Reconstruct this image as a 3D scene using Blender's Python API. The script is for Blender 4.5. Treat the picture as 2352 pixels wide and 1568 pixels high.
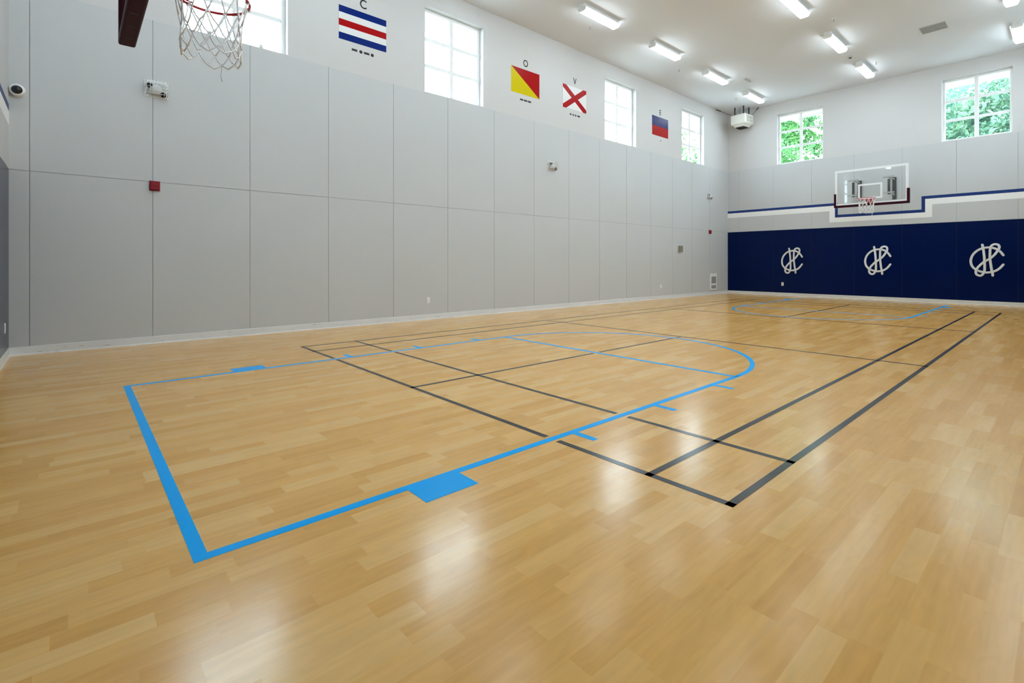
import bpy, bmesh, math, random
import numpy as np
from mathutils import Vector, Matrix

for o in list(bpy.data.objects):
    bpy.data.objects.remove(o)
SC = bpy.context.scene
COL = SC.collection
R = math.radians
random.seed(7)
rng = np.random.default_rng(11)

# ------------------------------------------------------------------ camera
cam = bpy.data.cameras.new('camera')
cam.sensor_fit = 'HORIZONTAL'
cam.sensor_width = 36.0
cam.lens = 36.0 * 1142.74 / 2352
cam.shift_x = -(1226.96 - 1176) / 2352
cam.shift_y = -(784 - 603.41) / 2352
cam.clip_start = 0.05
cam.clip_end = 300
camo = bpy.data.objects.new('camera', cam)
COL.objects.link(camo)
camo.location = (-2.2777, -1.0842, 1.1517)
camo.rotation_euler = (R(90), 0, 0.8243 - R(90))
SC.camera = camo

# ------------------------------------------------------------------ world, exposure
SKY = 12.0
LAMP = 12.0
w = bpy.data.worlds.new('sky')
SC.world = w
w.use_nodes = True
bgn = w.node_tree.nodes['Background']
bgn.inputs['Color'].default_value = (0.70, 0.89, 1.0, 1)
bgn.inputs['Strength'].default_value = SKY
SC.view_settings.view_transform = 'Standard'
SC.view_settings.look = 'None'
SC.view_settings.exposure = 0.67
SC.view_settings.gamma = 1.0
SC.view_settings.use_curve_mapping = False
SC.cycles.use_denoising = True
SC.cycles.max_bounces = 14
SC.cycles.diffuse_bounces = 8
SC.cycles.transparent_max_bounces = 16
SC.cycles.sample_clamp_indirect = 8.0
SC.cycles.use_light_tree = True

# ------------------------------------------------------------------ room numbers (metres, court corner = origin)
XN, XF = -2.869, 16.021        # near and far end walls
YL, YR = 7.829, -1.69          # long flag wall, opposite long wall
HC = 6.796                     # ceiling
HP = 4.622                     # top of the grey panels
HS = 2.308                     # seam between panel rows
HB = 0.104                     # baseboard
WO = 0.0004                    # hairline between a wall and what hangs on it
TH = 0.22                      # wall thickness

# ------------------------------------------------------------------ materials
def lin(c):
    c = c / 255.0
    return c / 12.92 if c <= 0.04045 else ((c + 0.055) / 1.055) ** 2.4
def rgb(r, g, b):
    return (lin(r), lin(g), lin(b), 1)

def mat(name, col, rough=0.5, metal=0.0, spec=0.5, noise=0.0, nscale=20.0, bump=0.0):
    m = bpy.data.materials.new(name)
    m.use_nodes = True
    nt = m.node_tree
    b = nt.nodes['Principled BSDF']
    b.inputs['Base Color'].default_value = col
    b.inputs['Roughness'].default_value = rough
    b.inputs['Metallic'].default_value = metal
    b.inputs['Specular IOR Level'].default_value = spec
    if noise or bump:
        tc = nt.nodes.new('ShaderNodeTexCoord')
        nz = nt.nodes.new('ShaderNodeTexNoise')
        nz.inputs['Scale'].default_value = nscale
        nz.inputs['Detail'].default_value = 3
        nt.links.new(tc.outputs['Object'], nz.inputs['Vector'])
        if noise:
            mp = nt.nodes.new('ShaderNodeMapRange')
            mp.inputs['To Min'].default_value = 1 - noise
            mp.inputs['To Max'].default_value = 1 + noise
            nt.links.new(nz.outputs['Fac'], mp.inputs['Value'])
            vm = nt.nodes.new('ShaderNodeVectorMath'); vm.operation = 'SCALE'
            vm.inputs[0].default_value = col[:3]
            nt.links.new(mp.outputs['Result'], vm.inputs['Scale'])
            nt.links.new(vm.outputs['Vector'], b.inputs['Base Color'])
        if bump:
            bp = nt.nodes.new('ShaderNodeBump')
            bp.inputs['Strength'].default_value = bump
            bp.inputs['Distance'].default_value = 0.01
            nt.links.new(nz.outputs['Fac'], bp.inputs['Height'])
            nt.links.new(bp.outputs['Normal'], b.inputs['Normal'])
    return m

def emit_mat(name, col, s):
    m = bpy.data.materials.new(name)
    m.use_nodes = True
    nt = m.node_tree
    b = nt.nodes['Principled BSDF']
    b.inputs['Base Color'].default_value = (0.8, 0.8, 0.8, 1)
    b.inputs['Emission Color'].default_value = col
    b.inputs['Emission Strength'].default_value = s
    return m

def glass_mat(name, tint=(1, 1, 1, 1), ior=1.45):
    m = bpy.data.materials.new(name)
    m.use_nodes = True
    nt = m.node_tree
    nt.nodes.clear()
    out = nt.nodes.new('ShaderNodeOutputMaterial')
    tr = nt.nodes.new('ShaderNodeBsdfTransparent'); tr.inputs['Color'].default_value = tint
    gl = nt.nodes.new('ShaderNodeBsdfGlossy'); gl.inputs['Roughness'].default_value = 0.02
    lw = nt.nodes.new('ShaderNodeLayerWeight'); lw.inputs['Blend'].default_value = 0.5
    pw = nt.nodes.new('ShaderNodeMath'); pw.operation = 'POWER'; pw.inputs[1].default_value = 5.0
    nt.links.new(lw.outputs['Facing'], pw.inputs[0])
    fr = nt.nodes.new('ShaderNodeMath'); fr.operation = 'MULTIPLY_ADD'
    f0 = ((ior - 1) / (ior + 1)) ** 2
    fr.inputs[1].default_value = 1 - f0; fr.inputs[2].default_value = f0
    nt.links.new(pw.outputs[0], fr.inputs[0])
    mx = nt.nodes.new('ShaderNodeMixShader')
    nt.links.new(fr.outputs[0], mx.inputs[0])
    nt.links.new(tr.outputs[0], mx.inputs[1])
    nt.links.new(gl.outputs[0], mx.inputs[2])
    nt.links.new(mx.outputs[0], out.inputs[0])
    return m

def floor_mat():
    m = bpy.data.materials.new('maple_plank_vinyl')
    m.use_nodes = True
    nt = m.node_tree; N = nt.nodes; L = nt.links
    b = N['Principled BSDF']
    def math_(op, a, c=None, d=None):
        n = N.new('ShaderNodeMath'); n.operation = op
        for i, v in enumerate((a, c, d)):
            if v is None: continue
            if isinstance(v, (int, float)): n.inputs[i].default_value = v
            else: L.new(v, n.inputs[i])
        return n.outputs[0]
    tc = N.new('ShaderNodeTexCoord')
    sp = N.new('ShaderNodeSeparateXYZ'); L.new(tc.outputs['Object'], sp.inputs[0])
    x, y = sp.outputs[0], sp.outputs[1]
    row = math_('FLOOR', math_('DIVIDE', y, 0.0885))
    wr = N.new('ShaderNodeTexWhiteNoise'); wr.noise_dimensions = '1D'; L.new(row, wr.inputs['W'])
    xs = math_('DIVIDE', math_('ADD', x, math_('MULTIPLY', wr.outputs['Value'], 3.7)), 0.47)
    cell = math_('FLOOR', xs)
    cv = N.new('ShaderNodeCombineXYZ'); L.new(row, cv.inputs[0]); L.new(cell, cv.inputs[1])
    wc = N.new('ShaderNodeTexWhiteNoise'); wc.noise_dimensions = '2D'; L.new(cv.outputs[0], wc.inputs['Vector'])
    ramp = N.new('ShaderNodeValToRGB')
    e = ramp.color_ramp.elements
    e[0].position = 0.0; e[0].color = FLOOR_A
    e[1].position = 1.0; e[1].color = FLOOR_C
    k = e.new(0.45); k.color = FLOOR_B
    k = e.new(0.8); k.color = FLOOR_D
    L.new(wc.outputs['Value'], ramp.inputs[0])
    # grain: streaks along the plank, shifted for every plank
    gv = N.new('ShaderNodeCombineXYZ')
    L.new(math_('ADD', math_('MULTIPLY', x, 2.2), math_('MULTIPLY', wc.outputs['Value'], 37.0)), gv.inputs[0])
    L.new(math_('MULTIPLY', y, 34.0), gv.inputs[1])
    L.new(math_('MULTIPLY', wc.outputs['Value'], 91.0), gv.inputs[2])
    g1 = N.new('ShaderNodeTexNoise'); g1.inputs['Scale'].default_value = 1.0
    g1.inputs['Detail'].default_value = 4; g1.inputs['Roughness'].default_value = 0.6
    L.new(gv.outputs[0], g1.inputs['Vector'])
    # flame figure: contour bands of a slow noise
    fv = N.new('ShaderNodeCombineXYZ')
    L.new(math_('ADD', math_('MULTIPLY', x, 2.6), math_('MULTIPLY', wc.outputs['Value'], 53.0)), fv.inputs[0])
    L.new(math_('MULTIPLY', y, 9.0), fv.inputs[1])
    L.new(math_('MULTIPLY', wc.outputs['Value'], 17.0), fv.inputs[2])
    g2 = N.new('ShaderNodeTexNoise'); g2.inputs['Scale'].default_value = 1.0; g2.inputs['Detail'].default_value = 1
    L.new(fv.outputs[0], g2.inputs['Vector'])
    band = math_('SINE', math_('MULTIPLY', g2.outputs['Fac'], 44.0))
    val = math_('ADD', 1.0, math_('ADD', math_('MULTIPLY', math_('SUBTRACT', g1.outputs['Fac'], 0.5), 0.30),
                                  math_('MULTIPLY', band, 0.015)))
    vm = N.new('ShaderNodeVectorMath'); vm.operation = 'SCALE'
    L.new(ramp.outputs['Color'], vm.inputs[0]); L.new(val, vm.inputs['Scale'])
    L.new(vm.outputs[0], b.inputs['Base Color'])
    b.inputs['Roughness'].default_value = 0.3
    b.inputs['Specular IOR Level'].default_value = 0.33
    # uneven sheen and a slightly wavy surface
    nz = N.new('ShaderNodeTexNoise'); nz.inputs['Scale'].default_value = 5.0; nz.inputs['Detail'].default_value = 4
    L.new(tc.outputs['Object'], nz.inputs['Vector'])
    mr = N.new('ShaderNodeMapRange'); mr.inputs['To Min'].default_value = 0.15; mr.inputs['To Max'].default_value = 0.24
    L.new(nz.outputs['Fac'], mr.inputs['Value']); L.new(mr.outputs[0], b.inputs['Roughness'])
    bp = N.new('ShaderNodeBump'); bp.inputs['Strength'].default_value = 0.12; bp.inputs['Distance'].default_value = 0.004
    nz2 = N.new('ShaderNodeTexNoise'); nz2.inputs['Scale'].default_value = 14.0; nz2.inputs['Detail'].default_value = 2
    L.new(tc.outputs['Object'], nz2.inputs['Vector'])
    L.new(nz2.outputs['Fac'], bp.inputs['Height']); L.new(bp.outputs[0], b.inputs['Normal'])
    return m

def rope_mat():
    m = bpy.data.materials.new('twisted_white_rope')
    m.use_nodes = True
    nt = m.node_tree; N = nt.nodes; L = nt.links
    b = N['Principled BSDF']
    uv = N.new('ShaderNodeUVMap'); uv.uv_map = 'uv'
    sp = N.new('ShaderNodeSeparateXYZ'); L.new(uv.outputs[0], sp.inputs[0])
    a = N.new('ShaderNodeMath'); a.operation = 'MULTIPLY_ADD'
    L.new(sp.outputs[1], a.inputs[0]); a.inputs[1].default_value = 0.75; L.new(sp.outputs[0], a.inputs[2])
    f = N.new('ShaderNodeMath'); f.operation = 'FRACT'; L.new(a.outputs[0], f.inputs[0])
    ramp = N.new('ShaderNodeValToRGB')
    e = ramp.color_ramp.elements
    e[0].position = 0.0; e[0].color = (0.16, 0.17, 0.20, 1)
    e[1].position = 0.22; e[1].color = (0.84, 0.85, 0.86, 1)
    k = e.new(0.86); k.color = (0.84, 0.85, 0.86, 1)
    k = e.new(1.0); k.color = (0.16, 0.17, 0.20, 1)
    L.new(f.outputs[0], ramp.inputs[0])
    L.new(ramp.outputs[0], b.inputs['Base Color'])
    b.inputs['Roughness'].default_value = 0.6
    return m

def base_mat(name, col):
    m = mat(name, col, 0.45)
    nt = m.node_tree; N = nt.nodes; L = nt.links
    b = N['Principled BSDF']
    tc = N.new('ShaderNodeTexCoord')
    mp = N.new('ShaderNodeMapping'); mp.inputs['Scale'].default_value = (3.0, 3.0, 26.0)
    L.new(tc.outputs['Object'], mp.inputs[0])
    nz = N.new('ShaderNodeTexNoise'); nz.inputs['Scale'].default_value = 2.5; nz.inputs['Detail'].default_value = 5
    L.new(mp.outputs[0], nz.inputs['Vector'])
    ra = N.new('ShaderNodeValToRGB')
    e = ra.color_ramp.elements
    e[0].position = 0.26; e[0].color = (col[0] * 0.45, col[1] * 0.43, col[2] * 0.42, 1)
    e[1].position = 0.33; e[1].color = col
    L.new(nz.outputs['Fac'], ra.inputs[0])
    L.new(ra.outputs[0], b.inputs['Base Color'])
    return m

def leaf_mat(name, c1, c2):
    m = bpy.data.materials.new(name)
    m.use_nodes = True
    nt = m.node_tree; N = nt.nodes; L = nt.links
    nt.nodes.clear()
    out = N.new('ShaderNodeOutputMaterial')
    tc = N.new('ShaderNodeTexCoord')
    nz = N.new('ShaderNodeTexNoise'); nz.inputs['Scale'].default_value = 1.3; nz.inputs['Detail'].default_value = 3
    L.new(tc.outputs['Object'], nz.inputs['Vector'])
    ra = N.new('ShaderNodeValToRGB')
    ra.color_ramp.elements[0].position = 0.35; ra.color_ramp.elements[0].color = c1
    ra.color_ramp.elements[1].position = 0.65; ra.color_ramp.elements[1].color = c2
    L.new(nz.outputs['Fac'], ra.inputs[0])
    d = N.new('ShaderNodeBsdfDiffuse'); t = N.new('ShaderNodeBsdfTranslucent')
    L.new(ra.outputs[0], d.inputs[0]); L.new(ra.outputs[0], t.inputs[0])
    mx = N.new('ShaderNodeMixShader'); mx.inputs[0].default_value = 0.4
    L.new(d.outputs[0], mx.inputs[1]); L.new(t.outputs[0], mx.inputs[2])
    L.new(mx.outputs[0], out.inputs[0])
    return m

FLOOR_A = (0.690, 0.362, 0.082, 1)
FLOOR_B = (0.745, 0.410, 0.106, 1)
FLOOR_D = (0.775, 0.448, 0.132, 1)
FLOOR_C = (0.800, 0.488, 0.168, 1)
M = {
    'floor': floor_mat(),
    'white': mat('white_wall_paint', (0.60, 0.595, 0.592, 1), 0.75, spec=0.25, noise=0.01, nscale=1.5),
    'ceil': mat('ceiling_paint', (0.735, 0.77, 0.82, 1), 0.8, spec=0.2),
    'grey': mat('grey_panel_paint', (0.545, 0.555, 0.565, 1), 0.5, spec=0.4, noise=0.02, nscale=0.9),
    'groove': mat('panel_joint', (0.36, 0.37, 0.38, 1), 0.7),
    'navy': mat('navy_panel_paint', (0.0001, 0.0066, 0.056, 1), 0.2, spec=0.11, noise=0.06, nscale=1.2),
    'navygroove': mat('navy_joint', (0.002, 0.008, 0.045, 1), 0.7),
    'stripeblue': mat('blue_stripe_paint', (0.001, 0.026, 0.17, 1), 0.45, spec=0.35),
    'stripewhite': mat('white_stripe_paint', (0.86, 0.86, 0.855, 1), 0.5, spec=0.3),
    'base': base_mat('baseboard_vinyl', (0.72, 0.73, 0.74, 1)),
    'baseclean': mat('clean_baseboard_vinyl', (0.72, 0.71, 0.68, 1), 0.45),
    'frame': mat('window_frame_white', (0.80, 0.81, 0.815, 1), 0.35),
    'glass': glass_mat('window_glass'),
    'board': glass_mat('backboard_glass', (0.985, 0.995, 0.99, 1), 1.5),
    'keyblue': mat('blue_court_paint', (0.0, 0.40, 0.95, 1), 0.25, spec=0.05, noise=0.03, nscale=3, bump=0.02),
    'black': mat('black_court_paint', (0.020, 0.019, 0.021, 1), 0.22, spec=0.25, noise=0.08, nscale=4, bump=0.03),
    'maroon': mat('maroon_padding', (0.034, 0.003, 0.010, 1), 0.5, spec=0.08),
    'slot': mat('pad_slot_black', (0.004, 0.003, 0.003, 1), 0.6),
    'boardwhite': mat('backboard_white', (0.80, 0.81, 0.82, 1), 0.4),
    'rim': mat('red_rim_enamel', (0.42, 0.012, 0.02, 1), 0.35),
    'net': mat('white_net_cord', (0.82, 0.82, 0.83, 1), 0.8),
    'steel': mat('dark_mount_steel', (0.018, 0.022, 0.026, 1), 0.45),
    'arm': mat('grey_mount_arm', (0.42, 0.44, 0.44, 1), 0.4, metal=0.4),
    'lamp': emit_mat('lit_lamp_lens', (0.83, 0.945, 1.0, 1), LAMP),
    'lamphouse': mat('lamp_housing_white', (0.78, 0.78, 0.77, 1), 0.5),
    'darkdot': mat('black_knockout', (0.01, 0.01, 0.01, 1), 0.5),
    'vent': mat('vent_grey', (0.42, 0.42, 0.41, 1), 0.5),
    'ventdark': mat('vent_dark', (0.12, 0.12, 0.12, 1), 0.7),
    'heater': mat('heater_enamel', (0.74, 0.735, 0.68, 1), 0.4),
    'heatdark': mat('heater_outlet_black', (0.006, 0.007, 0.006, 1), 0.5),
    'rod': mat('rod_dark', (0.03, 0.03, 0.027, 1), 0.5, metal=0.5),
    'plastic': mat('white_plastic', (0.80, 0.80, 0.80, 1), 0.35),
    'greyplastic': mat('grey_plastic', (0.50, 0.51, 0.51, 1), 0.4),
    'guard': mat('guard_wire', (0.72, 0.73, 0.73, 1), 0.35, metal=0.3),
    'clear': glass_mat('clear_cover', (0.90, 0.92, 0.92, 1), 1.3),
    'globe': mat('frosted_globe', (0.66, 0.67, 0.67, 1), 0.3),
    'lens': mat('dark_lens', (0.004, 0.005, 0.012, 1), 0.08),
    'red': mat('alarm_red', (0.24, 0.003, 0.012, 1), 0.4, spec=0.25),
    'tan': mat('tan_plastic', (0.22, 0.20, 0.15, 1), 0.5),
    'fblue': mat('flag_blue_vinyl', (0.0, 0.016, 0.16, 1), 0.3, spec=0.12),
    'fred': mat('flag_red_vinyl', (0.36, 0.001, 0.003, 1), 0.3, spec=0.12),
    'fyellow': mat('flag_yellow_vinyl', (0.60, 0.49, 0.0, 1), 0.3, spec=0.12),
    'fwhite': mat('flag_white_vinyl', (0.74, 0.74, 0.74, 1), 0.35, spec=0.2),
    'fnavy': mat('flag_navy_vinyl', (0.012, 0.016, 0.12, 1), 0.25, spec=0.2),
    'ink': mat('black_vinyl_lettering', (0.008, 0.008, 0.012, 1), 0.5),
    'edge': mat('flag_edge_grey', (0.50, 0.50, 0.52, 1), 0.5),
    'rope': rope_mat(),
    'soffit': mat('soffit_white', (0.78, 0.80, 0.81, 1), 0.7),
    'ground': mat('ground_concrete', (0.20, 0.21, 0.19, 1), 0.9, noise=0.1, nscale=2),
    'bark': mat('tree_bark', (0.10, 0.075, 0.05, 1), 0.9, noise=0.3, nscale=8, bump=0.5),
    'leaf_a': leaf_mat('leaves_fresh', (0.045, 0.14, 0.055, 1), (0.11, 0.26, 0.08, 1)),
    'leaf_b': leaf_mat('leaves_bluish', (0.055, 0.14, 0.10, 1), (0.22, 0.36, 0.23, 1)),
}

# ------------------------------------------------------------------ mesh helpers
class MB:
    """collects shapes, build() links them as one mesh object"""
    def __init__(s): s.bm = bmesh.new(); s.uv = None
    def _mat(s, faces, mi):
        for f in faces: f.material_index = mi
    def box(s, x0, x1, y0, y1, z0, z1, mi=0, bev=0.0, seg=2):
        vs = [s.bm.verts.new((x, y, z)) for x in (x0, x1) for y in (y0, y1) for z in (z0, z1)]
        q = [(0, 1, 3, 2), (4, 6, 7, 5), (0, 4, 5, 1), (2, 3, 7, 6), (0, 2, 6, 4), (1, 5, 7, 3)]
        fs = [s.bm.faces.new([vs[i] for i in f]) for f in q]
        s._mat(fs, mi)
        if bev > 0:
            es = {e for f in fs for e in f.edges}
            r = bmesh.ops.bevel(s.bm, geom=list(es), offset=bev, segments=seg, profile=0.5, affect='EDGES', clamp_overlap=True)
            s._mat(r['faces'], mi)
        return s
    def poly(s, pts, mi=0):
        f = s.bm.faces.new([s.bm.verts.new(p) for p in pts]); f.material_index = mi; return f
    def prism(s, pts, d, mi=0):
        """closed prism: polygon pts (3d) extruded by vector d"""
        d = Vector(d)
        a = [s.bm.verts.new(p) for p in pts]; b = [s.bm.verts.new(Vector(p) + d) for p in pts]
        n = len(pts)
        fs = [s.bm.faces.new(a[::-1]), s.bm.faces.new(b)]
        for i in range(n):
            fs.append(s.bm.faces.new([a[i], a[(i + 1) % n], b[(i + 1) % n], b[i]]))
        s._mat(fs, mi); return s
    def tube(s, pts, r, n=8, mi=0, closed=False, caps=True):
        pts = [Vector(p) for p in pts]; m = len(pts)
        rr = r if isinstance(r, (list, tuple)) else [r] * m
        rings = []; up = None
        for i, p in enumerate(pts):
            if closed: t = pts[(i + 1) % m] - pts[i - 1]
            else: t = pts[min(i + 1, m - 1)] - pts[max(i - 1, 0)]
            t.normalize()
            if up is None:
                up = Vector((0, 0, 1)) if abs(t.z) < 0.9 else Vector((1, 0, 0))
            a = t.cross(up)
            if a.length < 1e-4: a = t.orthogonal()
            a.normalize(); b = a.cross(t).normalized(); up = b
            rings.append([s.bm.verts.new(p + (a * math.cos(2 * math.pi * k / n) + b * math.sin(2 * math.pi * k / n)) * rr[i]) for k in range(n)])
        fs = []
        for i in range(m if closed else m - 1):
            A, B = rings[i], rings[(i + 1) % m]
            for k in range(n):
                fs.append(s.bm.faces.new([A[k], A[(k + 1) % n], B[(k + 1) % n], B[k]]))
        if caps and not closed:
            fs.append(s.bm.faces.new(rings[0][::-1])); fs.append(s.bm.faces.new(rings[-1]))
        s._mat(fs, mi)
        for f in fs: f.smooth = len(f.verts) == 4 and n > 4
        return s
    def lathe(s, prof, origin=(0, 0, 0), axis=(0, 0, 1), n=24, mi=0):
        """prof: list of (radius, height) along axis"""
        ax = Vector(axis).normalized(); a = ax.orthogonal().normalized(); b = ax.cross(a); o = Vector(origin)
        rings = []
        for r, h in prof:
            if r < 1e-6: rings.append([s.bm.verts.new(o + ax * h)])
            else: rings.append([s.bm.verts.new(o + ax * h + (a * math.cos(2 * math.pi * k / n) + b * math.sin(2 * math.pi * k / n)) * r) for k in range(n)])
        fs = []
        for A, B in zip(rings, rings[1:]):
            for k in range(n):
                if len(A) == 1 and len(B) == 1: continue
                if len(A) == 1: fs.append(s.bm.faces.new([A[0], B[k], B[(k + 1) % n]]))
                elif len(B) == 1: fs.append(s.bm.faces.new([A[k], A[(k + 1) % n], B[0]]))
                else: fs.append(s.bm.faces.new([A[k], A[(k + 1) % n], B[(k + 1) % n], B[k]]))
        s._mat(fs, mi)
        for f in fs: f.smooth = True
        return s
    def build(s, name, mats, parent=None, recalc=True, auto=False):
        if recalc: bmesh.ops.recalc_face_normals(s.bm, faces=s.bm.faces[:])
        me = bpy.data.meshes.new(name)
        s.bm.to_mesh(me); s.bm.free()
        for m in (mats if isinstance(mats, (list, tuple)) else [mats]):
            me.materials.append(M[m] if isinstance(m, str) else m)
        o = bpy.data.objects.new(name, me); COL.objects.link(o)
        if parent is not None: o.parent = parent
        return o

def tag(o, label=None, cat=None, group=None, kind=None):
    if label: o['label'] = label
    if cat: o['category'] = cat
    if group: o['group'] = group
    if kind: o['kind'] = kind
    return o
def thing(name, loc, label, cat, group=None, rz=0.0):
    o = bpy.data.objects.new(name, None); o.empty_display_size = 0.1
    COL.objects.link(o); o.location = loc; o.rotation_euler = (0, 0, rz)
    return tag(o, label, cat, group)
def copy_tree(o, parent=None):
    c = o.copy(); COL.objects.link(c)
    if parent is not None: c.parent = parent
    for ch in [k for k in SC.objects if k.parent == o]:
        copy_tree(ch, c)
    return c
def struct(o, label, cat):
    return tag(o, label, cat, None, 'structure')

# ------------------------------------------------------------------ floor, ceiling
b = MB(); b.box(XN - TH, XF + TH, YR - TH, YL + TH, -0.15, 0.0)
floor = struct(b.build('floor', 'floor'), 'glossy maple plank sports floor with painted court lines', 'floor')
b = MB(); b.box(XN - TH, XF + TH, YR - TH, YL + TH, HC, HC + 0.2)
ceiling = struct(b.build('ceiling', 'ceil'), 'plain off-white ceiling above the gym', 'ceiling')

# ------------------------------------------------------------------ court markings (painted on the floor: parts of the floor)
MZ = 0.0012
def seg_rect(b, x0, x1, y0, y1):
    b.box(x0, x1, y0, y1, 0.0, MZ)
CY = 3.055                      # middle of the court
KL, KR = 4.905, 1.226           # lane lines
W = 0.052
def key(sign, xbase):
    """lane, free throw line, half circle and lane blocks; sign=+1 opens towards +x"""
    b = MB()
    X = lambda u: xbase + sign * u
    def rect(u0, u1, y0, y1):
        a, c = sorted((X(u0), X(u1))); seg_rect(b, a, c, y0, y1)
    FT = 4.58
    rect(0, W, KR - W / 2, KL + W / 2)
    rect(FT - W / 2, FT + W / 2, KR + W / 2, KL - W / 2)
    for yl, sd in ((KR, -1), (KL, 1)):
        rect(W, FT + W / 2, yl - W / 2, yl + W / 2)
        y0, y1 = sorted((yl + sd * W / 2, yl + sd * 0.205))
        rect(0.905, 1.215, y0, y1)
        for u in (2.155, 3.115, 4.09):
            rect(u - W / 2, u + W / 2, y0, y1)
    # half circle
    r0, r1 = (KL - KR) / 2 - W / 2, (KL - KR) / 2 + W / 2
    n = 48; ring = []
    for i in range(n + 1):
        t = -math.pi / 2 + math.pi * i / n
        ring.append([(X(FT + r * math.cos(t)), CY + 0.01 + r * math.sin(t)) for r in (r0, r1)])
    for p, q in zip(ring, ring[1:]):
        b.prism([(*p[0], 0), (*p[1], 0), (*q[1], 0), (*q[0], 0)], (0, 0, MZ))
    return b
tag(key(1, -1.940).build('basketball_key_marking', 'keyblue', floor), 'bright blue painted basketball key nearest the camera')
tag(key(-1, 15.31).build('basketball_key_marking', 'keyblue', floor), 'blue painted basketball key below the far backboard')
# badminton court, black, with a gap where a blue line runs across
b = MB(); BW = 0.042; LEN = 13.37; WID = 6.1
ygaps = [KR, KL]
def split(a0, a1, gaps, g=0.055):
    out = []; cur = a0
    for q in sorted(gaps):
        if a0 < q < a1:
            out.append((cur, q - g)); cur = q + g
    out.append((cur, a1)); return out
for x, kk in ((0.0, 1), (0.745, 1), (4.665, 0), (8.76, 0), (LEN - 0.745, 1), (LEN, 1)):
    o_ = BW if x < 5 else -BW
    xa, xb = (x, x + BW) if x < 5 else (x - BW, x)
    for y0, y1 in split(0, WID, ygaps if kk else []):
        seg_rect(b, xa, xb, y0, y1)
for y in (0.0, 0.455, WID - 0.455 - BW, WID - BW):
    seg_rect(b, 0, LEN, y, y + BW)
for x0, x1 in split(0, 4.665, [2.64, 4.49]) + split(8.76, LEN, [8.90, LEN - 2.64]):
    seg_rect(b, x0, x1, CY - BW / 2, CY + BW / 2)
tag(b.build('badminton_court_marking', 'black', floor), 'thin black badminton court lines')

# ------------------------------------------------------------------ walls
WINS_L = [(-1.12, 0.35), (2.95, 4.421), (8.676, 10.147), (12.74, 14.218)]
WINS_F = [(4.54, 6.02), (-0.014, 1.457)]
WZ0, WZ1 = 4.63, 6.39
SEAM_L = [-2.688 + 1.2365 * i for i in range(16)]
SEAM_F = [7.402 - 1.2535 * i for i in range(8)]
def wall(name, axis, plane, out, a0, a1, wins, seams, dado, label):
    """axis 'x': wall runs along x at y=plane; 'y': runs along y at x=plane. out=+1/-1 is the outward side"""
    b = MB()
    def bx(s0, s1, d0, d1, z0, z1, mi):
        if s0 == a0 and d1 == TH and axis == 'x': s0 -= TH
        if s1 == a1 and d1 == TH and axis == 'x': s1 += TH
        d0, d1 = sorted((plane + out * d0, plane + out * d1))
        if axis == 'x': b.box(s0, s1, d0, d1, z0, z1, mi)
        else: b.box(d0, d1, s0, s1, z0, z1, mi)
    GR = 0.006
    # backing of the panels, seen only in the joints
    bx(a0, a1, GR, TH, HS, HP - 0.012, 1)
    bx(a0, a1, GR, TH, 0.0, HS, 3 if dado else 1)
    es = [a0] + [s for s in sorted(seams) if a0 + 0.05 < s < a1 - 0.05] + [a1]
    g = 0.0042
    for s0, s1 in zip(es, es[1:]):
        bx(s0 + (g if s0 > a0 else 0), s1 - (g if s1 < a1 else 0), 0, GR, HS + g, HP - 0.012, 0)
        bx(s0 + (g if s0 > a0 else 0), s1 - (g if s1 < a1 else 0), 0, GR, 0.0, HS - g, 2 if dado else 0)
    # white wall above, pierced by the windows
    bx(a0, a1, 0, TH, HP - 0.012, WZ0 if wins else HP, 4)
    if not wins:
        bx(a0, a1, 0, TH, HP, HC, 4)
    else:
        bx(a0, a1, 0, TH, WZ1, HC, 4)
        cur = a0
        for w0, w1 in sorted(wins):
            bx(cur, w0, 0, TH, WZ0, WZ1, 4); cur = w1
        bx(cur, a1, 0, TH, WZ0, WZ1, 4)
    o = b.build(name, ['grey', 'groove', 'navy', 'navygroove', 'white'])
    return struct(o, label, 'wall')
wall_left = wall('wall_left', 'x', YL, 1, XN, XF, WINS_L, SEAM_L, False, 'long grey panelled wall, white above with signal flags')
wall_far = wall('wall_far', 'y', XF, 1, YR, YL, WINS_F, SEAM_F, True, 'end wall with navy lower half and rope emblems')
wall_near = wall('wall_near', 'y', XN, -1, YR, YL, [], SEAM_F, True, 'near end wall seen edge-on behind the near hoop')
wall_right = wall('wall_right', 'x', YR, -1, XN, XF, WINS_L, SEAM_L, False, 'long grey panelled wall behind the camera')  # its window openings are added to let daylight onto the flag wall

def stripes(plane, inward, parent):
    def sl(b, y0, y1, z0, z1, t):
        x0, x1 = sorted((plane, plane + inward * t)); b.box(x0, x1, min(y0, y1), max(y0, y1), z0, z1)
    b = MB(); t = 0.0012
    T0, T1 = 3.022, 3.108
    sl(b, YL, 4.105, T0, T1, t); sl(b, 4.19, 4.105, 2.632, T0, t)
    sl(b, 4.105, 1.836, 2.632, 2.718, t); sl(b, 1.922, 1.836, 2.718, T0, t); sl(b, 1.922, YR, T0, T1, t)
    tag(b.build('painted_stripe', 'stripeblue', parent), 'blue stripe stepping down under the backboard')
    b = MB(); W0 = 2.852
    sl(b, YL, 4.19, W0, T0, t); sl(b, 4.35, 4.19, 2.482, W0, t)
    sl(b, 4.19, 1.675, 2.482, 2.632, t); sl(b, 1.836, 1.675, 2.632, W0, t); sl(b, 1.836, YR, W0, T0, t)
    tag(b.build('painted_stripe', 'stripewhite', parent), 'white stripe below the blue stripe')
stripes(XF, -1, wall_far)
stripes(XN, 1, wall_near)

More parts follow.
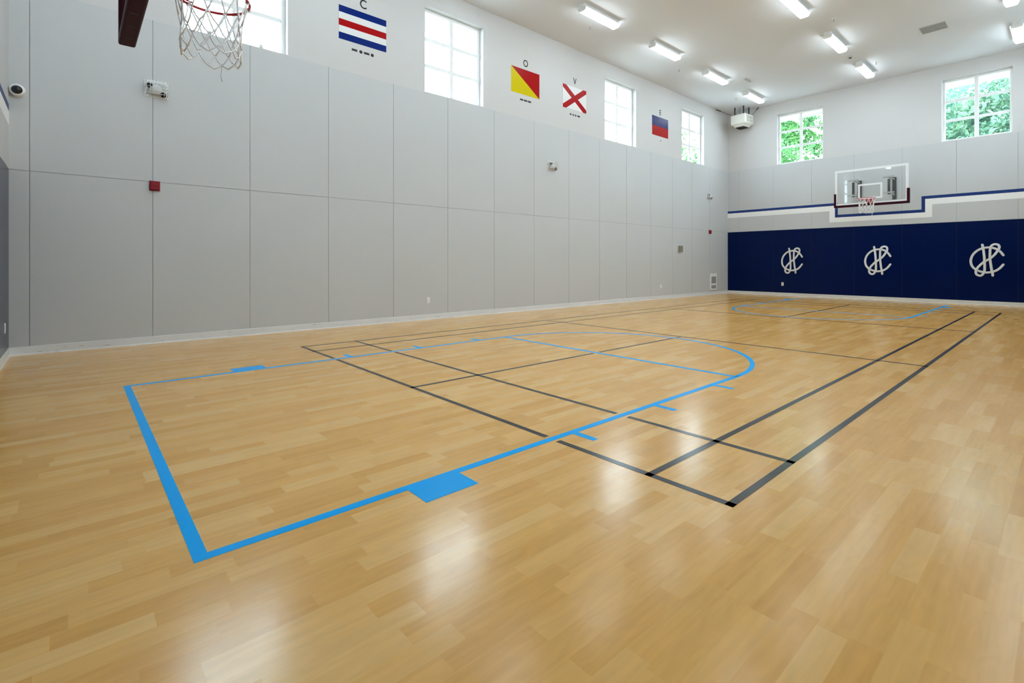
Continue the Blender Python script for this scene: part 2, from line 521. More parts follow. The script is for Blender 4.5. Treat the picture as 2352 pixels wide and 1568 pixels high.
def baseboard(name, axis, plane, inward, a0, a1, m, label):
    b = MB()
    prof = [(0, 0.0), (0.016, 0.0), (0.014, 0.006), (0.009, 0.016), (0.008, HB - 0.004), (0.005, HB), (0, HB)]
    if axis == 'x':
        b.prism([(a0, plane + inward * d, z) for d, z in prof], (a1 - a0, 0, 0))
    else:
        b.prism([(plane + inward * d, a0, z) for d, z in prof], (0, a1 - a0, 0))
    struct(b.build(name, m), label, 'baseboard')
baseboard('baseboard_left', 'x', YL, -1, XN, XF, 'base', 'scuffed white baseboard along the flag wall')
baseboard('baseboard_far', 'y', XF, -1, YR, YL - 0.012, 'baseclean', 'pale baseboard under the navy wall')
baseboard('baseboard_near', 'y', XN, 1, YR, YL - 0.012, 'baseclean', 'pale baseboard of the near end wall')
baseboard('baseboard_right', 'x', YR, 1, XN + 0.012, XF - 0.012, 'baseclean', 'baseboard of the wall behind the camera')

# ------------------------------------------------------------------ windows (frame, muntins, panes)
def window(n, axis, plane, w0, w1, label, latches=False, flip=False):
    t = thing('window_%d' % n, ((w0 + w1) / 2, plane, WZ0) if axis == 'x' else (plane, (w0 + w1) / 2, WZ0), label, 'window')
    t['kind'] = 'structure'
    if flip: t.rotation_euler[2] = math.pi
    hw = (w1 - w0) / 2; H = WZ1 - WZ0
    def bx(b, s0, s1, d0, d1, z0, z1, bev=0.0):
        if axis == 'x': b.box(s0, s1, d0, d1, z0, z1, 0, bev)
        else: b.box(d0, d1, s0, s1, z0, z1, 0, bev)
    D0, D1 = 0.137, 0.205
    F = 0.062
    b = MB()
    bx(b, -hw, -hw + F, D0, D1, 0, H, 0.006); bx(b, hw - F, hw, D0, D1, 0, H, 0.006)
    bx(b, -hw + F, hw - F, D0, D1, 0, 0.05, 0.006); bx(b, -hw + F, hw - F, D0, D1, H - F, H, 0.006)
    b.build('window_frame', 'frame', t)
    b = MB()
    bx(b, -0.045, 0.045, D0 + 0.012, D1 - 0.01, 0.05, H - F, 0.008)
    gl = 0.05; gh = H - F
    for i in (1, 2):
        z = gl + (gh - gl) * i / 3
        for s0, s1 in ((-hw + F, -0.045), (0.045, hw - F)):
            bx(b, s0, s1, D0 + 0.012, D1 - 0.01, z - 0.036, z + 0.036, 0.008)
    b.build('muntin', 'frame', t)
    b = MB(); bx(b, -hw + F - 0.01, hw - F + 0.01, 0.176, 0.179, 0.04, H - F + 0.01)
    b.build('pane', 'glass', t)
    if latches:
        for s in (-0.36, 0.36):
            b = MB(); b.prism([(s - 0.05, 0.11, 0.0), (s + 0.05, 0.11, 0.0), (s + 0.012, 0.11, 0.10), (s - 0.012, 0.11, 0.10)], (0, 0.02, 0))
            b.build('latch', 'greyplastic', t)
    return t
names = ['bright white six-pane window above the near hoop net', 'white six-pane window between the striped flag and the yellow and red flag',
         'white six-pane window between the red cross flag and the blue over red flag', 'white six-pane window nearest the corner on the flag wall']
for i, (a, c) in enumerate(WINS_L):
    window(i + 1, 'x', YL, a, c, names[i], i == 0)
window(5, 'y', XF, *WINS_F[0], 'end wall window beside the hanging heater, green leaves outside')
window(6, 'y', XF, *WINS_F[1], 'end wall window right of the far backboard, pale leaves outside')

for i, (a, c) in enumerate(WINS_L):  # unseen windows, added to brighten the flag wall opposite
    tag(window(7 + i, 'x', YR, a, c, 'unseen six-pane window added behind the camera to let in more daylight', False, True), None, None, 'added daylight windows behind the camera')

# ------------------------------------------------------------------ outside: eaves, ground, trees
def eave(name, x0, x1, y0, y1, front, label):
    b = MB()
    b.box(x0, x1, y0, y1, 6.47, 6.55)
    if front == 'y':
        b.box(x0, x1, y1 - 0.03, y1 + 0.02, 6.40, 6.62)
        b.box(x0, x1, y0 + 0.28, y0 + 0.31, 6.455, 6.475)
    else:
        b.box(x1 - 0.03, x1 + 0.02, y0, y1, 6.40, 6.62)
        b.box(x0 + 0.28, x0 + 0.31, y0, y1, 6.455, 6.475)
    struct(b.build(name, 'soffit'), label, 'roof eave')
eave('roof_eave', XN - 1, XF + TH, YL + TH, YL + TH + 0.85, 'y', 'white roof eave outside the flag wall windows')
eave('roof_eave', XF + TH, XF + TH + 0.85, YR - 1, YL + TH + 0.85, 'x', 'white roof eave outside the end wall windows')
b = MB()
b.box(XN - 40, XF + 45, YL + TH, YL + 55, -0.5, -0.1)
b.box(XF + TH, XF + 45, YR - 45, YL + TH, -0.5, -0.1)
b.box(XN - 40, XF + TH, YR - 45, YR - TH, -0.5, -0.1)
b.box(XN - 40, XN - TH, YR - TH, YL + TH, -0.5, -0.1)
struct(b.build('ground', 'ground'), 'pale ground outside the windows', 'ground')

def tree(x, y, h, crown, n, leaf, lm, label, seed):
    r = np.random.default_rng(seed)
    t = thing('tree', (x, y, -0.1), label, 'tree', 'trees outside the end wall windows')
    b = MB()
    b.tube([(0, 0, 0), (0.05, 0.03, h * 0.3), (-0.04, 0.06, h * 0.55), (0, 0, h * 0.85)], [0.17, 0.14, 0.11, 0.05], 10)
    for k in range(9):
        a = k * 2.4; z0 = h * (0.35 + 0.045 * k); L = crown * (0.75 - 0.04 * k)
        b.tube([(0, 0, z0), (L * .5 * math.cos(a), L * .5 * math.sin(a), z0 + L * .35), (L * math.cos(a), L * math.sin(a), z0 + L * .55)], [0.06, 0.04, 0.015], 6)
    b.build('trunk', 'bark', t)
    # leaves gathered in clumps through the crown
    nc = 64
    cc = r.normal(size=(nc, 3)); cc /= np.linalg.norm(cc, axis=1)[:, None]
    cc *= crown * (0.35 + 0.65 * r.random((nc, 1)) ** 0.5)
    cc[:, 2] *= 1.15; cc[:, 2] += h * 0.72
    ci = r.integers(0, nc, n)
    d = r.normal(size=(n, 3)); d /= np.linalg.norm(d, axis=1)[:, None]
    rad = crown * 0.33 * (0.55 + 0.45 * r.random((n, 1)))
    c = cc[ci] + d * rad
    nrm = d + 0.7 * r.normal(size=(n, 3)); nrm[:, 2] += 0.4
    nrm /= np.linalg.norm(nrm, axis=1)[:, None]
    a = np.cross(nrm, r.normal(size=(n, 3))); a /= np.linalg.norm(a, axis=1)[:, None]
    e = np.cross(nrm, a)
    s = leaf * (0.7 + 0.6 * r.random((n, 1)))
    v = np.empty((n, 4, 3))
    v[:, 0] = c - a * s; v[:, 1] = c + e * s * 0.45 + nrm * s * 0.12; v[:, 2] = c + a * s; v[:, 3] = c - e * s * 0.45 + nrm * s * 0.12
    me = bpy.data.meshes.new('foliage')
    me.from_pydata(v.reshape(-1, 3).tolist(), [], np.arange(4 * n).reshape(n, 4).tolist())
    me.materials.append(M[lm])
    o = bpy.data.objects.new('foliage', me); COL.objects.link(o); o.parent = t
tree(23.4, 8.9, 8.0, 3.1, 20000, 0.12, 'leaf_a', 'fresh green tree outside the end window beside the heater', 1)
tree(22.6, 0.9, 7.4, 2.6, 15000, 0.11, 'leaf_b', 'pale leafy tree outside the end window right of the backboard', 2)
tree(33.0, 5.0, 9.4, 4.2, 12000, 0.19, 'leaf_b', 'bluish green tree standing between and behind the two end-window trees', 3)
tree(24.5, 16.5, 8.0, 3.2, 7000, 0.15, 'leaf_a', 'tree beyond the corner, faint through the last window on the flag wall', 4)

# ------------------------------------------------------------------ ceiling lights
LL = 1.19
def lamp_at(x, y):          # the rows as measured on the ceiling, brought to the hanging lens
    return (-2.278 + (x + 2.278) * 0.976, -1.084 + (y + 1.084) * 0.976, HC)
def make_light(x, y, label, group):
    t = thing('ceiling_light', lamp_at(x, y), label, 'ceiling light', group)
    b = MB(); b.box(-LL / 2, LL / 2, -0.075, 0.075, -0.085, 0.0, 0, 0.004)
    b.box(-LL / 2 - 0.006, LL / 2 + 0.006, -0.124, 0.124, -0.098, -0.085, 0, 0.003)
    b.build('housing', 'lamphouse', t)
    b = MB()
    pr = [(-0.107, -0.098), (-0.107, -0.116), (-0.094, -0.148), (-0.07, -0.162), (0.07, -0.162), (0.094, -0.148), (0.107, -0.116), (0.107, -0.098)]
    b.prism([(-LL / 2 + 0.012, p, q) for p, q in pr], (LL - 0.012, 0, 0))
    b.build('lens', 'lamp', t)
    b = MB(); b.prism([(-LL / 2, p * 1.02, q) for p, q in pr], (0.012, 0, 0)); b.build('end_cap', 'lamphouse', t)
    b = MB(); b.lathe([(0, -0.004), (0.016, -0.004), (0.016, 0.002)], (-LL / 2 - 0.001, 0.0, -0.05), (-1, 0, 0), 12)
    b.build('knockout', 'darkdot', t)
    return t
LX = [6.66, 9.40, 12.18, 14.87]
lab = {
 (14.87, 6.35): 'lit ceiling light right above the hanging heater', (12.18, 6.35): 'lit ceiling light along the flag wall, second from the far corner',
 (9.40, 6.35): 'lit ceiling light along the flag wall, third from the far corner', (6.66, 6.35): 'lit ceiling light along the flag wall, nearest in view and largest whole one',
 (14.87, 3.08): 'lit ceiling light in the middle row, nearest the end wall', (12.18, 3.08): 'lit ceiling light in the middle row, second from the end wall',
 (9.40, 3.08): 'lit ceiling light in the middle row, cut by the top edge of the photo',
 (14.87, -0.19): 'lit ceiling light cut by the right edge of the photo', (12.18, -0.19): 'tip of a lit ceiling light in the top right corner of the photo'}
first = None
for y in (6.35, 3.08, -0.19):
    for x in LX + [3.93, 1.2, -1.53]:
        l = lab.get((x, y)); g = 'lit ceiling lights in three rows'
        if l is None:
            l = 'ceiling light above the near half of the gym, beyond the top of the photo'; g = 'ceiling lights beyond the top of the photo'
        if first is None:
            o = first = make_light(x, y, l, g)
        else:
            o = copy_tree(first)
            o.location = lamp_at(x, y); tag(o, l, None, g)

# ------------------------------------------------------------------ basketball hoops
def make_net(seed):
    r = random.Random(seed)
    b = MB(); n = 12
    zs = [0.0, -0.16, -0.245, -0.33, -0.40]; rs = [0.225, 0.192, 0.186, 0.186, 0.182]
    nodes = []
    for i, (z, rad) in enumerate(zip(zs, rs)):
        row = []
        for k in range(n):
            a = 2 * math.pi * (k + 0.5 * (i % 2)) / n + r.uniform(-.04, .04) * (i > 0)
            q = rad + r.uniform(-.012, .010) * (i > 0)
            row.append(Vector((q * math.cos(a), q * math.sin(a), z + r.uniform(-.010, .010) * (i > 0))))
        nodes.append(row)
    def strand(p, q, sag):
        m = (p + q) / 2; m.z -= sag; m.x *= 0.99; m.y *= 0.99
        pts = [p.lerp(m, 0.0), p.lerp(m, 0.55) * 1.0, m, m.lerp(q, 0.45), q]
        b.tube(pts, 0.0052, 6)
    for i in range(4):
        for k in range(n):
            p = nodes[i][k]
            nx = [k, (k - 1) % n] if i % 2 == 0 else [k, (k + 1) % n]
            for j in nx:
                strand(p, nodes[i + 1][j], 0.004 if i == 0 else 0.010)
    for k in range(n):      # loops round the ring
        p = nodes[0][k]; u = Vector((p.x, p.y, 0)).normalized()
        pts = [p + u * (0.012 * math.cos(t)) + Vector((0, 0, 0.012 * math.sin(t) - 0.002)) + u * 0.002 for t in [2 * math.pi * i / 8 for i in range(8)]]
        b.tube(pts, 0.0052, 6, closed=True)
        s = nodes[0][k] ; tq = Vector((-u.y, u.x, 0))
    for k in range(n):      # hanging loops at the bottom hem
        p, q = nodes[4][k], nodes[4][(k + 1) % n]
        m = (p + q) / 2; m.z -= 0.03
        if k % 4 != 3:
            b.tube([p, p.lerp(m, .6), m, m.lerp(q, .4), q], 0.0052, 6)
    for row in nodes[1:]:
        for p in row:
            b.lathe([(0, -.007), (.006, -.003), (.006, .003), (0, .007)], p, (0, 0, 1), 6)
    p = nodes[4][2]
    b.tube([p, p + Vector((0.004, 0.0, -0.03)), p + Vector((-0.002, 0.004, -0.075)), p + Vector((0.004, 0.002, -0.115))], 0.0042, 6)
    return b

def make_hoop(loc, rz, gap, label, seed, slots=False, drop=0.0):
    """origin: on the floor under the middle of the glass face; +x local points into the court; gap = face to wall"""
    t = thing('basketball_hoop', loc, label, 'basketball hoop', 'basketball hoops', rz)
    HWB, Z0, Z1 = 0.928, 2.925, 4.005
    b = MB(); b.box(-0.014, 0.0, -HWB, HWB, Z0, Z1); bd = b.build('backboard', 'board', t)
    def frame_bars(b, y0, y1, z0, z1, w, x0, x1):
        b.box(x0, x1, y0, y1, z1 - w, z1); b.box(x0, x1, y0, y1, z0, z0 + w)
        b.box(x0, x1, y0, y0 + w, z0 + w, z1 - w); b.box(x0, x1, y1 - w, y1, z0 + w, z1 - w)
    b = MB(); frame_bars(b, -HWB, HWB, Z0, Z1, 0.055, 0.0, 0.0015)
    tag(b.build('border_line', 'boardwhite', bd), 'white border painted round the glass')
    b = MB(); frame_bars(b, -0.31, 0.31, 3.075, 3.535, 0.052, 0.0, 0.0015)
    tag(b.build('target_square', 'boardwhite', bd), 'white square painted above the rim')
    b = MB(); frame_bars(b, -HWB - 0.012, HWB + 0.012, Z0 - 0.012, Z1 + 0.012, 0.030, -0.05, -0.014)
    b.build('backboard_frame', 'boardwhite', t)
    # padding along the bottom edge and up both corners
    b = MB(); P0, P1 = -0.078, 0.030; po = HWB + 0.035; th = 0.062; zt = 3.30
    outer = [(-po, zt)] + [(-po, Z0 - 0.055 + 0.05)] + [(-po + 0.05 - 0.05 * math.cos(a), Z0 - 0.055 + 0.05 - 0.05 * math.sin(a)) for a in (R(30), R(60), R(90))]
    outer += [(-y, z) for y, z in outer[::-1]]
    inner = [(po - th, zt), (po - th, Z0 + 0.012), (-po + th, Z0 + 0.012), (-po + th, zt)]
    # three bars joined: left upright, bottom, right upright
    b.box(P0, P1, -po, -po + th, Z0 - 0.02, zt, 0, 0.016, 3)
    b.box(P0, P1, po - th, po, Z0 - 0.02, zt, 0, 0.016, 3)
    b.box(P0, P1, -po, po, Z0 - 0.058, Z0 + 0.010, 0, 0.016, 3)
    pad = b.build('edge_padding', 'maroon', t)
    for i in range(-3, 4):
        if i and slots:
            b = MB(); b.box(-0.050, -0.004, i * 0.252 - 0.008, i * 0.252 + 0.008, Z0 - 0.0592, Z0 - 0.055)
            b.build('padding_slot', 'slot', pad)
    # rim with its mounting plate and braces
    RX, RZ, RR = 0.385, 3.045 - drop, 0.2315
    b = MB(); b.tube([(RX + RR * math.cos(a), RR * math.sin(a), RZ) for a in [2 * math.pi * i / 48 for i in range(48)]], 0.0095, 10, closed=True)
    rim = b.build('rim', 'rim', t)
    b = MB()
    b.box(0.0, 0.014, -0.085, 0.085, 2.93, 3.075, 0, 0.003)
    b.box(0.014, 0.175, -0.075, 0.075, 3.03, 3.05, 0, 0.003)
    b.prism([(0.014, -0.065, 3.035), (0.165, -0.065, 3.035), (0.15, -0.065, 3.0), (0.014, -0.065, 2.94)], (0, 0.007, 0))
    b.prism([(0.014, 0.058, 3.035), (0.165, 0.058, 3.035), (0.15, 0.058, 3.0), (0.014, 0.058, 2.94)], (0, 0.007, 0))
    b.box(0.014, 0.11, -0.06, 0.06, 2.955, 3.03, 0, 0.004)
    for s in (-1, 1):
        b.tube([(0.10, s * 0.07, 3.025), (0.2, s * 0.14, 3.03), (0.30, s * 0.205, 3.04)], 0.007, 8)
    tag(b.build('rim_bracket', 'rim', rim), 'red plate holding the rim to the glass')
    net = make_net(seed).build('net', 'net', t); net.location = (RX, 0, RZ - 0.004)
    # wall mount: rails behind the glass, arms, wall rails
    for s in (-1, 1):
        y = s * 0.455
        b = MB(); b.box(-0.10, -0.05, y - 0.028, y + 0.028, 3.17, 3.62, 0, 0.004); b.build('board_rail', 'steel', t)
        b = MB(); b.box(-gap + 0.0, -gap + 0.05, y - 0.05, y + 0.05, 3.08, 3.75, 0, 0.004); b.build('wall_rail', 'steel', t)
        for z in (3.22, 3.68):
            b = MB()
            b.box(-gap + 0.05, -0.052, y - 0.018, y + 0.018, z - 0.02, z + 0.02, 0, 0.003)
            b.box(-0.052, -0.016, y - 0.14, y + 0.14, z - 0.022, z + 0.022, 0, 0.003)
            b.build('mount_arm', 'arm', t)
    return t
make_hoop((15.25, 3.03, 0), math.pi, XF - 15.25, 'glass backboard hoop with white net on the far end wall', 5)
make_hoop((-1.945, 3.05, 0), 0.0, -1.945 - XN, 'near hoop with maroon padding, cut by the top edge of the photo', 12, True, 0.022)

# ------------------------------------------------------------------ signal flags on the flag wall
def letter(ch, x, zc, h, parent):
    cu = bpy.data.curves.new('letter', 'FONT'); cu.body = ch; cu.size = 1.0; cu.extrude = 0.004; cu.offset = 0.014
    cu.align_x = 'CENTER'
    tmp = bpy.data.objects.new('tmp', cu); COL.objects.link(tmp)
    dg = bpy.context.evaluated_depsgraph_get()
    me = bpy.data.meshes.new_from_object(tmp.evaluated_get(dg))
    bpy.data.objects.remove(tmp)
    co = np.array([v.co[:] for v in me.vertices])
    lo, hi = co.min(0), co.max(0)
    s = h / (hi[1] - lo[1])
    for v in me.vertices:
        q = v.co.copy()
        v.co = ((q.x - (lo[0] + hi[0]) / 2) * s * 0.86, -0.0015 - (q.z + 0.004) * 0.15, (q.y - (lo[1] + hi[1]) / 2) * s)
    me.materials.append(M['ink'])
    o = bpy.data.objects.new('letter', me); COL.objects.link(o); o.parent = parent
    o.location = (x, 0, zc); tag(o, 'black capital %s above the flag' % ch)
FW_, FH = 0.908, 0.606
FZ = 5.478
def flag(ch, x0, kind, morse, label):
    t = thing('signal_flag', (x0 + FW_ / 2, YL - WO, FZ), label, 'flag decal', 'signal flags on the white wall')
    hw, hh = FW_ / 2, FH / 2
    T = 0.003
    b = MB()
    if kind == 'C':
        mats = ['fblue', 'fwhite', 'fred', 'edge']
        for i, mi in enumerate((0, 1, 2, 1, 0)):
            z1 = hh - FH * i / 5
            b.box(-hw, hw, -T, 0, z1 - FH / 5, z1, mi)
        for sx in (-hw - 0.005, hw):
            b.box(sx, sx + 0.005, -T, 0, -hh, hh, 3)
    elif kind == 'O':
        mats = ['fyellow', 'fred']
        b.prism([(-hw, 0, -hh), (hw, 0, -hh), (-hw, 0, hh)], (0, -T, 0), 0)
        b.prism([(hw, 0, -hh), (hw, 0, hh), (-hw, 0, hh)], (0, -T, 0), 1)
    elif kind == 'V':
        mats = ['fwhite', 'fred', 'edge']
        b.box(-hw, hw, -T, 0, -hh, hh, 0)
        a, c = 0.125, 0.083
        for s in (-1, 1):
            b.prism([(-hw * s, -T, -hh), (-hw * s + a * s, -T, -hh), (hw * s, -T, hh - c), (hw * s, -T, hh), (hw * s - a * s, -T, hh), (-hw * s, -T, -hh + c)], (0, -0.0012 * (1 if s > 0 else 1.2), 0), 1)
        for q in (-hh - 0.005, hh): b.box(-hw, hw, -T, 0, q, q + 0.005, 2)
        for q in (-hw - 0.005, hw): b.box(q, q + 0.005, -T, 0, -hh, hh, 2)
    else:
        mats = ['fnavy', 'fred']
        b.box(-hw, hw, -T, 0, 0, hh, 0); b.box(-hw, hw, -T, 0, -hh, 0, 1)
    b.build('flag_panel', mats, t)
    letter(ch, 0.0, hh + 0.155, 0.168, t)
    for u, k in morse:
        b = MB()
        if k == '-': b.box(u - 0.052, u + 0.052, -0.0025, 0, -hh - 0.153, -hh - 0.113)
        else: b.lathe([(0, 0.0025), (k, 0.0025), (k, 0)], (u, 0, -hh - 0.133), (0, -1, 0), 16)
        b.build('morse_dash' if k == '-' else 'morse_dot', 'ink', t)
flag('C', 1.201, 'C', [(-0.165, '-'), (-0.045, 0.03), (0.065, '-'), (0.175, 0.03)], 'flag with blue, white and red stripes under a letter C')
flag('O', 5.232, 'O', [(-0.125, '-'), (0, '-'), (0.125, '-')], 'diagonally split yellow and red flag under a letter O')
flag('V', 6.972, 'V', [(-0.16, 0.027), (-0.06, 0.027), (0.035, 0.027), (0.15, '-')], 'white flag with a red diagonal cross under a letter V')
flag('E', 10.985, 'E', [(0.02, 0.02)], 'blue over red flag under a letter E, farthest of the flags')

# ------------------------------------------------------------------ rope emblems on the navy wall
PC = [(0.328,0.126),(0.279,0.207),(0.213,0.28),(0.127,0.323),(0.053,0.338),(-0.014,0.335),(-0.116,0.31),(-0.212,0.243),(-0.289,0.142),(-0.327,0.022),(-0.329,-0.07),(-0.303,-0.172),(-0.24,-0.254),(-0.171,-0.3),(-0.103,-0.325),(-0.001,-0.343),(0.093,-0.328),(0.173,-0.296),(0.252,-0.232),(0.328,-0.124)]
PN = [(-0.092,0.419),(-0.072,0.286),(-0.055,0.13),(-0.048,-0.016),(-0.043,-0.143),(-0.046,-0.28),(-0.062,-0.353),(-0.103,-0.418),(-0.15,-0.432),(-0.206,-0.401),(-0.226,-0.337),(-0.212,-0.273),(-0.185,-0.208),(-0.13,-0.134),(-0.055,-0.052),(0.02,0.002),(0.093,0.065),(0.16,0.146),(0.22,0.253),(0.249,0.324),(0.236,0.397),(0.173,0.425),(0.107,0.4),(0.077,0.337),(0.067,0.265),(0.063,0.129),(0.063,0.038),(0.077,-0.098),(0.093,-0.233),(0.113,-0.351),(0.12,-0.423)]
def spline(P, k=5):
    P = [Vector((a, c)) for a, c in P]; out = []
    for i in range(len(P) - 1):
        p0, p1, p2, p3 = P[max(i - 1, 0)], P[i], P[i + 1], P[min(i + 2, len(P) - 1)]
        for j in range(k):
            t = j / k
            out.append(0.5 * ((2 * p1) + (p2 - p0) * t + (2 * p0 - 5 * p1 + 4 * p2 - p3) * t * t + (3 * p1 - p0 - 3 * p2 + p3) * t ** 3))
    out.append(P[-1]); return out
def rope(path, lift):
    """half-round rope lying on the wall; local x out of the wall, y right, z up"""
    bm = bmesh.new(); uvl = bm.loops.layers.uv.new('uv')
    pts = spline(path); hw = 0.0285; ht = 0.010
    n = 8; rings = []; u = 0.0; us = []
    pts = [pts[0] + (pts[0] - pts[1]).normalized() * hw * q for q in (0.98, 0.7)] + pts + [pts[-1] + (pts[-1] - pts[-2]).normalized() * hw * q for q in (0.7, 0.98)]
    wd = [0.25, 0.72] + [1.0] * (len(pts) - 4) + [0.72, 0.25]
    for i, p in enumerate(pts):
        t = (pts[min(i + 1, len(pts) - 1)] - pts[max(i - 1, 0)]).normalized(); nn = Vector((-t.y, t.x))
        if i: u += (p - pts[i - 1]).length
        us.append(u / 0.036)
        rings.append([bm.verts.new((lift + ht * math.sin(math.pi * k / n), *(p + nn * (hw * wd[i] * math.cos(math.pi * k / n))))) for k in range(n + 1)])
    for i in range(len(pts) - 1):
        for k in range(n):
            f = bm.faces.new([rings[i][k], rings[i][k + 1], rings[i + 1][k + 1], rings[i + 1][k]])
            f.smooth = True
            for lp, (uu, vv) in zip(f.loops, ((us[i], k), (us[i], k + 1), (us[i + 1], k + 1), (us[i + 1], k))):
                lp[uvl].uv = (uu, math.cos(math.pi * vv / n))
    # sides down to the wall so that the rope is solid
    for side in (0, n):
        base = [bm.verts.new((0.0, r_[side].co.y, r_[side].co.z)) for r_ in rings]
        for i in range(len(pts) - 1):
            bm.faces.new([rings[i][side], rings[i + 1][side], base[i + 1], base[i]])
    bmesh.ops.recalc_face_normals(bm, faces=bm.faces[:])
    b = MB(); b.bm.free(); b.bm = bm
    return b
def emblem(y, label):
    t = thing('rope_emblem', (XF - WO, y, 1.23), label, 'wall emblem', 'rope emblems on the navy wall', math.pi)
    rope(PC, 0.002).build('rope', 'rope', t, recalc=False)
    rope(PN, 0.006).build('rope', 'rope', t, recalc=False)
    return t
# local y must run to the right in the picture (towards -y): rotation by pi does that
e0 = emblem(0.495, 'white rope monogram on navy, farthest from the flag wall and largest')
e1 = copy_tree(e0); e1.location.y = 3.01; tag(e1, 'white rope monogram on navy below the far backboard')
e2 = copy_tree(e0); e2.location.y = 5.52; tag(e2, 'white rope monogram on navy above the outlet, nearest the flag wall')

# ------------------------------------------------------------------ small wall fixtures
def on_left(name, x, z, label, cat, group=None):
    return thing(name, (x, YL - WO, z), label, cat, group, math.pi)     # local +y points into the room, local +x runs to -x
def emergency_light(x, z, label):
    t = on_left('emergency_light', x, z, label, 'emergency light', 'guarded emergency lights on the flag wall')
    b = MB(); b.box(-0.135, 0.135, 0, 0.006, -0.125, 0.125, 0, 0.002); b.build('back_plate', 'plastic', t)
    b = MB(); b.box(-0.115, 0.105, 0.006, 0.05, -0.09, 0.085, 0, 0.015, 3); b.build('body', 'greyplastic', t)
    for px, pz in ((0.075, 0.045), (-0.08, -0.065)):
        b = MB(); b.lathe([(0.0, 0.045), (0.03, 0.05), (0.042, 0.065), (0.042, 0.085), (0.038, 0.088)], (px, 0, pz), (0.15, 1, -0.25), 18)
        h = b.build('lamp_head', 'plastic', t)
        b = MB(); b.lathe([(0.0, 0.083), (0.037, 0.083), (0.037, 0.086), (0, 0.087)], (px, 0, pz), (0.15, 1, -0.25), 18)
        b.build('lamp_lens', 'lens', h)
    b = MB(); b.lathe([(0.072, 0.05), (0.070, 0.07), (0.055, 0.092), (0.03, 0.104), (0, 0.107)], (0.01, 0, -0.02), (0, 1, 0), 20); b.build('globe', 'globe', t)
    b = MB()
    for i in range(7):
        u = -0.12 + 0.04 * i
        b.tube([(u, 0.004, -0.112), (u, 0.10, -0.108), (u, 0.118, -0.09), (u, 0.118, 0.09), (u, 0.10, 0.108), (u, 0.004, 0.112)], 0.0028, 6)
    for i in range(5):
        v = -0.09 + 0.045 * i
        b.tube([(-0.122, 0.004, v), (-0.12, 0.10, v), (-0.105, 0.118, v), (0.105, 0.118, v), (0.12, 0.10, v), (0.122, 0.004, v)], 0.0028, 6)
    b.build('wire_guard', 'guard', t)
    return t
em = emergency_light(-1.41, 3.635, 'white guarded emergency light below the near hoop net')
o = copy_tree(em); o.location = (6.56, YL, 3.60); tag(o, 'white guarded emergency light on the middle of the grey flag wall')
o = copy_tree(em); o.location = (14.55, YL, 3.57); tag(o, 'white guarded emergency light near the far corner of the flag wall')

def alarm(x, z, label):
    t = on_left('fire_alarm', x, z, label, 'fire alarm', 'red fire alarms on the flag wall')
    b = MB(); b.box(-0.062, 0.062, 0, 0.012, -0.07, 0.07, 0, 0.004); b.build('back_plate', 'red', t)
    b = MB(); b.box(-0.056, 0.056, 0.012, 0.058, -0.064, 0.064, 0, 0.012, 3); b.box(-0.03, 0.03, 0.058, 0.064, -0.01, 0.03, 0, 0.003); b.build('housing', 'red', t)
    return t
al = alarm(-1.43, 2.25, 'red fire alarm box on the panel seam below the near emergency light')
o = copy_tree(al); o.location = (14.62, YL, 2.268); tag(o, 'small red fire alarm near the far corner of the flag wall')

def outlet(loc, rz, label):
    t = thing('wall_outlet', loc, label, 'outlet', 'white wall outlets', rz)
    b = MB(); b.box(-0.038, 0.038, 0, 0.008, -0.06, 0.06, 0, 0.003); b.build('cover_plate', 'plastic', t)
    for z in (-0.02, 0.02):
        b = MB(); b.lathe([(0, 0.011), (0.015, 0.0105), (0.016, 0.007)], (0, 0, z), (0, 1, 0), 14); b.build('socket', 'plastic', t)
    return t
ou = outlet((3.022, YL, 0.388), math.pi, 'white outlet low on the grey wall, middle of the flag wall')
o = copy_tree(ou); o.location = (11.48, YL, 0.40); tag(o, 'small white outlet low on the grey wall left of the floor-level heater')
o = copy_tree(ou); o.location = (XF, 5.83, 0.408); o.rotation_euler[2] = math.pi / 2; tag(o, 'white outlet on the navy wall under a rope emblem')
o = copy_tree(ou); o.location = (XN, 7.31, 0.392); o.rotation_euler[2] = -math.pi / 2; tag(o, 'white outlet at the left edge of the photo on the near navy wall')

t = on_left('thermostat', 12.61, 1.625, 'tan and grey guarded thermostat box on the flag wall', 'thermostat')
b = MB(); b.box(-0.12, 0.12, 0, 0.02, -0.10, 0.10, 0, 0.004); b.build('back_plate', 'greyplastic', t)
b = MB(); b.box(-0.055, 0.115, 0.02, 0.085, -0.11, 0.095, 0, 0.008); b.build('cover', 'tan', t)

t = on_left('wall_heater', 14.87, 0.463, 'white recessed wall heater near the floor by the far corner', 'wall heater')
b = MB(); b.box(-0.24, 0.24, 0, 0.03, -0.30, 0.30, 0, 0.006); b.build('cover', 'plastic', t)
for z0, z1 in ((-0.055, 0.185), (-0.24, -0.13)):
    b = MB(); b.box(-0.165, 0.165, 0.03, 0.032, z0, z1, 1)
    k = int((z1 - z0) / 0.02)
    for i in range(k):
        z = z0 + 0.01 + i * (z1 - z0 - 0.01) / k
        b.box(-0.165, 0.165, 0.032, 0.038, z, z + 0.009, 0)
    b.build('grille', ['greyplastic', 'ventdark'], t)

